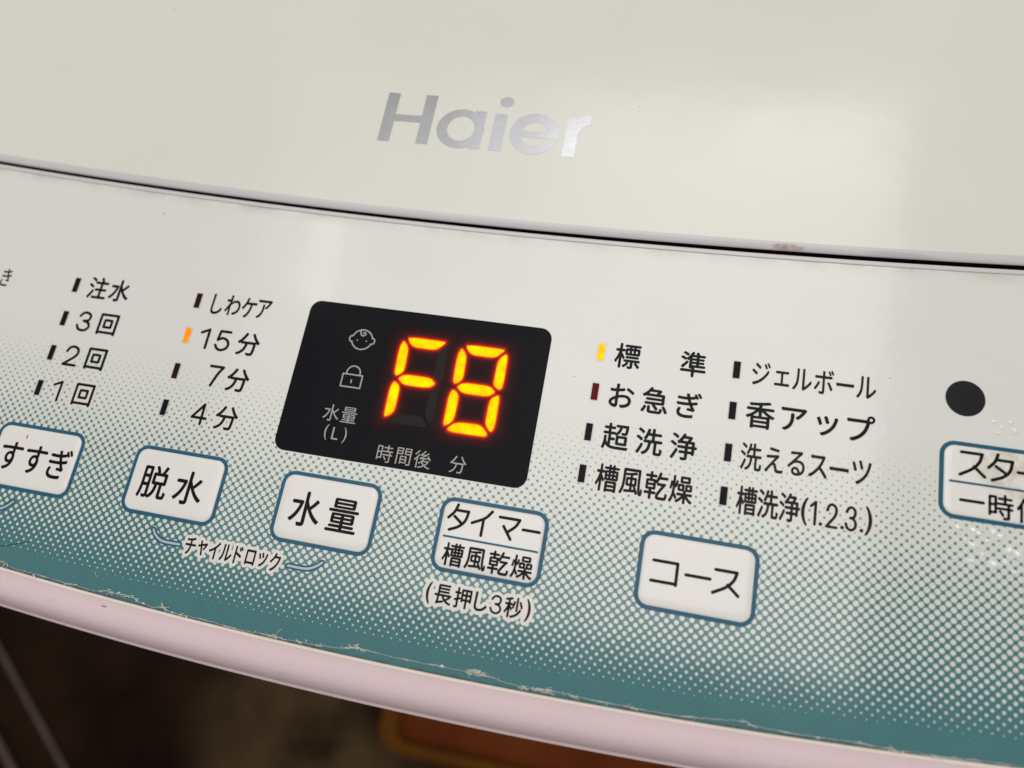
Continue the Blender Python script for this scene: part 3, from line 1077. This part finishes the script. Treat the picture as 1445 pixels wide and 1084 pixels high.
# ------------------------------------------------------------------ frayed clear film along the lower edge, blisters
RIDGE = [(-125, .9), (-106.3, 1.05), (-102.4, .49), (-95.8, .6), (-88.6, .58), (-81.7, .53), (-78.0, 1.36), (-77.2, 1.13), (-72.3, 1.5), (-71.1, .79), (-67.1, .34), (-64.9, .93), (-62.8, .3),
         (-56.8, .42), (-47.6, .3), (-39.3, .5), (-33.8, .55), (-29.0, .79), (-23.3, 1.22), (-22.1, 1.75), (-20.3, 1.78), (-12.9, 1.57), (-2.8, 1.6), (2.2, 1.65), (4.0, 2.2), (5.7, 1.63), (10.2, 1.0),
         (13.6, .75), (16.6, 1.1), (22.1, .95), (29.6, .75), (33.7, .65), (43.1, .6), (54.3, 1.5), (55.5, .98), (62.2, .7), (73.0, .7), (79.9, .35), (88.8, .3), (110, .4)]


def tube(V, F, pts, radii, seg=5, z_min=None):
    n0 = len(V)
    P = [Vector(p_) for p_ in pts]
    for i, p_ in enumerate(P):
        t = (P[min(i + 1, len(P) - 1)] - P[max(i - 1, 0)]).normalized()
        a = t.cross(Vector((0, 0, 1)))
        if a.length < 1e-4: a = Vector((1, 0, 0))
        a.normalize()
        b_ = a.cross(t)
        for k in range(seg):
            an = 2 * math.pi * k / seg
            V.append(tuple(p_ + (a * math.cos(an) + b_ * math.sin(an)) * radii[i]))
    for i in range(len(P) - 1):
        for k in range(seg):
            l_ = (k + 1) % seg
            F.append((n0 + i * seg + k, n0 + i * seg + l_, n0 + (i + 1) * seg + l_, n0 + (i + 1) * seg + k))


xs = np.arange(-124, 108, .35)
off = np.interp(xs, [a for a, _ in RIDGE], [b_ for _, b_ in RIDGE])
jit = np.convolve(rng.normal(0, 1, len(xs)), np.ones(4) / 4, 'same') * .09
V, F = [], []
wid = .06 + .085 * np.clip(np.convolve(rng.normal(0, 1, len(xs)), np.ones(9) / 5, 'same'), 0, 2)
tube(V, F, [(x, film_y(x) + max(.1, o_ + j_), .06 + .05 * abs(j_)) for x, o_, j_ in zip(xs, off, jit)], list(wid))
link('frayed_edge', mesh_mm('frayed_edge', V, F), M['lint_dim'], panel)
# brighter torn tufts and hairs
V, F = [], []
for cx, cy_, n_, s_ in ((-105, .9, 6, 1.0), (-87.5, .55, 7, .8), (-77.6, 1.3, 12, 1.1), (-71.8, 1.25, 9, 1.0), (-64.5, .85, 9, 1.0), (-60.5, .4, 6, .8), (-38.9, 1.1, 6, 1.3), (-33.5, .6, 5, .7),
                        (-29, .8, 5, .7), (-22, 1.7, 9, 1.0), (-20.4, 1.75, 7, .9), (2.8, 1.9, 12, 1.2), (4.6, 1.9, 12, 1.2), (13.7, .8, 8, 1.2), (17.2, .9, 12, 1.4), (22.5, .9, 7, 1.0), (33.5, .7, 5, .7),
                        (54.6, 1.3, 8, 1.0), (79.8, .5, 8, .9), (86.5, .3, 7, .8)):
    for k in range(n_):
        x = cx + random.gauss(0, .55 * s_)
        y = film_y(x) + max(.1, np.interp(x, xs, off)) + random.gauss(0, .14)
        an = random.gauss(-.12, .30) + (math.pi if random.random() < .5 else 0)
        if random.random() < .12: an = random.uniform(0, 6.28)
        ln = random.uniform(.5, 1.9) * s_
        pts = []
        for t in np.linspace(0, 1, 5):
            pts.append((x + math.cos(an) * ln * t, y + math.sin(an) * ln * t * .55, .08 + .3 * math.sin(t * 2.6) * random.uniform(.3, 1)))
            an += random.uniform(-.25, .25)
        r_ = random.uniform(.035, .10)
        tube(V, F, pts, [r_, r_, r_ * 1.1, r_ * .8, r_ * .4], 4)
for k in range(85):                       # torn flakes of clear film along the ridge
    x = random.choice((random.uniform(-110, 100), random.gauss(random.choice((-77.5, -71.5, -64, -22, -20, 3, 5, 17, 54.5, 80)), 1.3)))
    y = film_y(x) + max(.15, np.interp(x, xs, off)) + random.gauss(-.05, .22)
    if y < film_y(x) + .08: continue
    a0, n0, rr = random.gauss(0, .35), len(V), abs(random.gauss(0, .10)) + .04
    m_ = random.randint(5, 8)
    for q_ in range(m_):
        t = 2 * math.pi * q_ / m_
        u_, v_ = rr * random.uniform(.6, 2.6) * math.cos(t), rr * random.uniform(.4, 1.0) * math.sin(t)
        V.append((x + u_ * math.cos(a0) - v_ * math.sin(a0), y + u_ * math.sin(a0) + v_ * math.cos(a0), .05 + random.uniform(0, .10)))
    V.append((x, y, .12))
    for q_ in range(m_):
        F.append((n0 + q_, n0 + (q_ + 1) % m_, n0 + m_))
for a in ((-82.6, 4.6, -82.0, 3.4), (-38.4, .9, -37.6, 2.3)):
    pts = curve_pts([(a[0], film_y(a[0]) + a[1], .1), (a[0] + .1, film_y(a[0]) + (a[1] + a[3]) / 2, .25), (a[2], film_y(a[2]) + a[3], .1)], 5)
    tube(V, F, pts, [.05] * len(pts), 4)
link('lint', mesh_mm('lint', V, F), M['lint'], panel, kind='stuff')

for bx, by, br in ((89.84, -15.94, .75), (92.56, -16.02, .8), (93.62, -16.45, .6), (96.02, -15.79, .85), (97.33, -16.38, .7), (92.6, -18.87, .8), (98.86, -18.74, .9), (100.25, -19.2, .8),
                   (92.37, -21.74, .75), (96.21, -21.76, .9), (96.05, 5.99, .5), (96.81, 3.79, .55), (99.79, 4.55, .7), (103, -17, .9), (104.5, -20, .8), (95.0, -17.6, .5), (94.2, -20.2, .45), (98.2, -21.0, .6), (99.8, -22.6, .55), (91.2, -18.0, .4), (97.4, 5.0, .4), (99.0, 6.2, .5)):
    V, F = [], []
    rings = 5
    ns = 14
    el = random.uniform(.8, 1.3)
    ph = random.uniform(0, 3)
    for r_ in range(rings + 1):
        t = r_ / rings
        for k in range(ns):
            a = 2 * math.pi * k / ns
            rr = 1.15 * br * (1 - t * .97) * (1 + .14 * math.sin(3 * a + ph) + .10 * math.sin(5 * a + 2 * ph))
            V.append((bx + rr * math.cos(a) * el, by + rr * math.sin(a) / el, .01 + .62 * br * math.sin(t * math.pi / 2) * (1 + .18 * math.sin(2 * a + 7 * t + ph) * (1 - t))))
    for r_ in range(rings):
        for k in range(ns):
            l_ = (k + 1) % ns
            F.append((r_ * ns + k, r_ * ns + l_, (r_ + 1) * ns + l_, (r_ + 1) * ns + k))
    F.append(tuple(rings * ns + k for k in range(ns)))
    link('film_blister', mesh_mm('film_blister', V, F), M['blister'], panel, smooth=True)

# dark scratch at the left of the film
pts = curve_pts([(-112, -54.4, .02), (-107.6, -53.7, .02), (-104, -52.6, .02), (-100.8, -51.5, .02)], 6)
V, F = [], []
tube(V, F, pts, [.06] * len(pts), 4)
link('scratch', mesh_mm('scratch', V, F), M['ink'], panel)

# ------------------------------------------------------------------ floor and the things standing on it
def world_mat(name, c0, c1, scale, rough, detail=5.0, worn=None):
    mt, nt, bs = new_mat(name)
    tc = N(nt, 'ShaderNodeTexCoord')
    n1 = noise(nt, tc.outputs['Object'], scale, detail)
    c = mix_col(nt, ramp(nt, n1, [(0.32, 0.0), (0.68, 1.0)]), c0, c1)
    if worn:  # lighter patch over the base colour, broken up by noise
        sp = N(nt, 'ShaderNodeSeparateXYZ')
        nt.links.new(tc.outputs['Object'], sp.inputs[0])
        patch_mask = math_node(nt, 'MULTIPLY', blot(nt, sp.outputs[0], sp.outputs[1], *worn[:4], 0.5), ramp(nt, noise(nt, tc.outputs['Object'], 9.0, 5), [(0.35, 0.15), (0.6, 1.0)]))
        c = mix_col(nt, patch_mask, c, worn[4])
    nt.links.new(c, bs.inputs['Base Color'])
    bs.inputs['Roughness'].default_value = rough
    bs.inputs['Specular IOR Level'].default_value = 0.03
    return mt


me = bpy.data.meshes.new('floor')
me.from_pydata([(-4, -4, 0), (4, -4, 0), (4, 4, 0), (-4, 4, 0)], [], [(0, 1, 2, 3)])
fl = bpy.data.objects.new('floor', me)
COL.objects.link(fl)
me.materials.append(world_mat('floor_brown', (0.003, 0.0015, 0.001), (0.028, 0.014, 0.007), 4.3, 0.5, 5.0, (-0.34, -0.20, 0.22, 0.16, (0.085, 0.052, 0.026))))
fl['kind'] = 'structure'


def rod(p0, p1, r, label):
    V, F = [], []
    d_ = (Vector(p1) - Vector(p0))
    o = bpy.data.objects.new('metal_rod', None)
    loc = Vector(p0)
    pts = [d_ * t for t in np.linspace(0, 1, 9)]
    tube(V, F, pts, [r] * 9, 12)
    F.append(tuple(range(11, -1, -1)))
    F.append(tuple(len(V) - 12 + k for k in range(12)))
    me_ = bpy.data.meshes.new('metal_rod')
    me_.from_pydata(V, [], F)
    for p_ in me_.polygons: p_.use_smooth = True
    bpy.data.objects.remove(o)
    o = bpy.data.objects.new('metal_rod', me_)
    me_.materials.append(M_ROD)
    COL.objects.link(o)
    o.location = loc
    o['label'] = label
    o['category'] = 'rod'
    return o


M_ROD = world_mat('dull_steel', (0.09, 0.066, 0.058), (0.14, 0.10, 0.09), 30.0, 0.4)
rod((-0.925, -0.118, 0.0045), (-0.600, -0.356, 0.0045), 0.0032, 'long dull grey rod lying on the dark floor, running into the corner shadow')
rod((-0.850, -0.245, 0.006), (-0.690, -0.360, 0.006), 0.004, 'short pinkish grey rod tip on the dark floor at the very corner')

# orange storage box standing in front of the machine
sb = bpy.data.objects.new('storage_box', None)
COL.objects.link(sb)
sb.location = (0.06, -0.115, 0.0)
sb['label'] = 'orange brown plastic storage box on the floor below the pink rim'
sb['category'] = 'box'


def box_loops(name, loops, mat, cap=True):
    V, F = [], []
    n = None
    for (x0, x1, y0, y1, r_, z) in loops:
        q = rrect(x0, x1, y0, y1, r_, 6)
        n = len(q)
        V += [(a, c, z) for a, c in q]
    for k in range(len(loops) - 1):
        for i in range(n):
            j = (i + 1) % n
            F.append((k * n + i, k * n + j, (k + 1) * n + j, (k + 1) * n + i))
    if cap:
        F.append(tuple((len(loops) - 1) * n + i for i in range(n)))
    me_ = bpy.data.meshes.new(name)
    me_.from_pydata(V, [], F)
    for p_ in me_.polygons: p_.use_smooth = False
    o = bpy.data.objects.new(name, me_)
    me_.materials.append(mat)
    COL.objects.link(o)
    o.parent = sb
    return o


BXM = world_mat('orange_plastic', (0.13, 0.028, 0.006), (0.19, 0.045, 0.010), 14.0, 0.35)
BRM = world_mat('amber_plastic', (0.11, 0.038, 0.005), (0.17, 0.060, 0.007), 14.0, 0.3)
box_loops('tub', [(-.22, .30, -.02, .045, .018, 0.0), (-.235, .31, -.027, .05, .02, .29)], BXM, False)
box_loops('lid_rim', [(-.240, .315, -.032, .054, .024, .288), (-.240, .315, -.032, .054, .024, .303), (-.236, .311, -.028, .050, .021, .308), (-.222, .297, -.021, .043, .015, .308),
                      (-.218, .293, -.018, .040, .013, .300)], BRM, False)
box_loops('lid_panel', [(-.219, .294, -.019, .041, .013, .3005), (-.20, .275, -.010, .032, .008, .3015)], BXM)
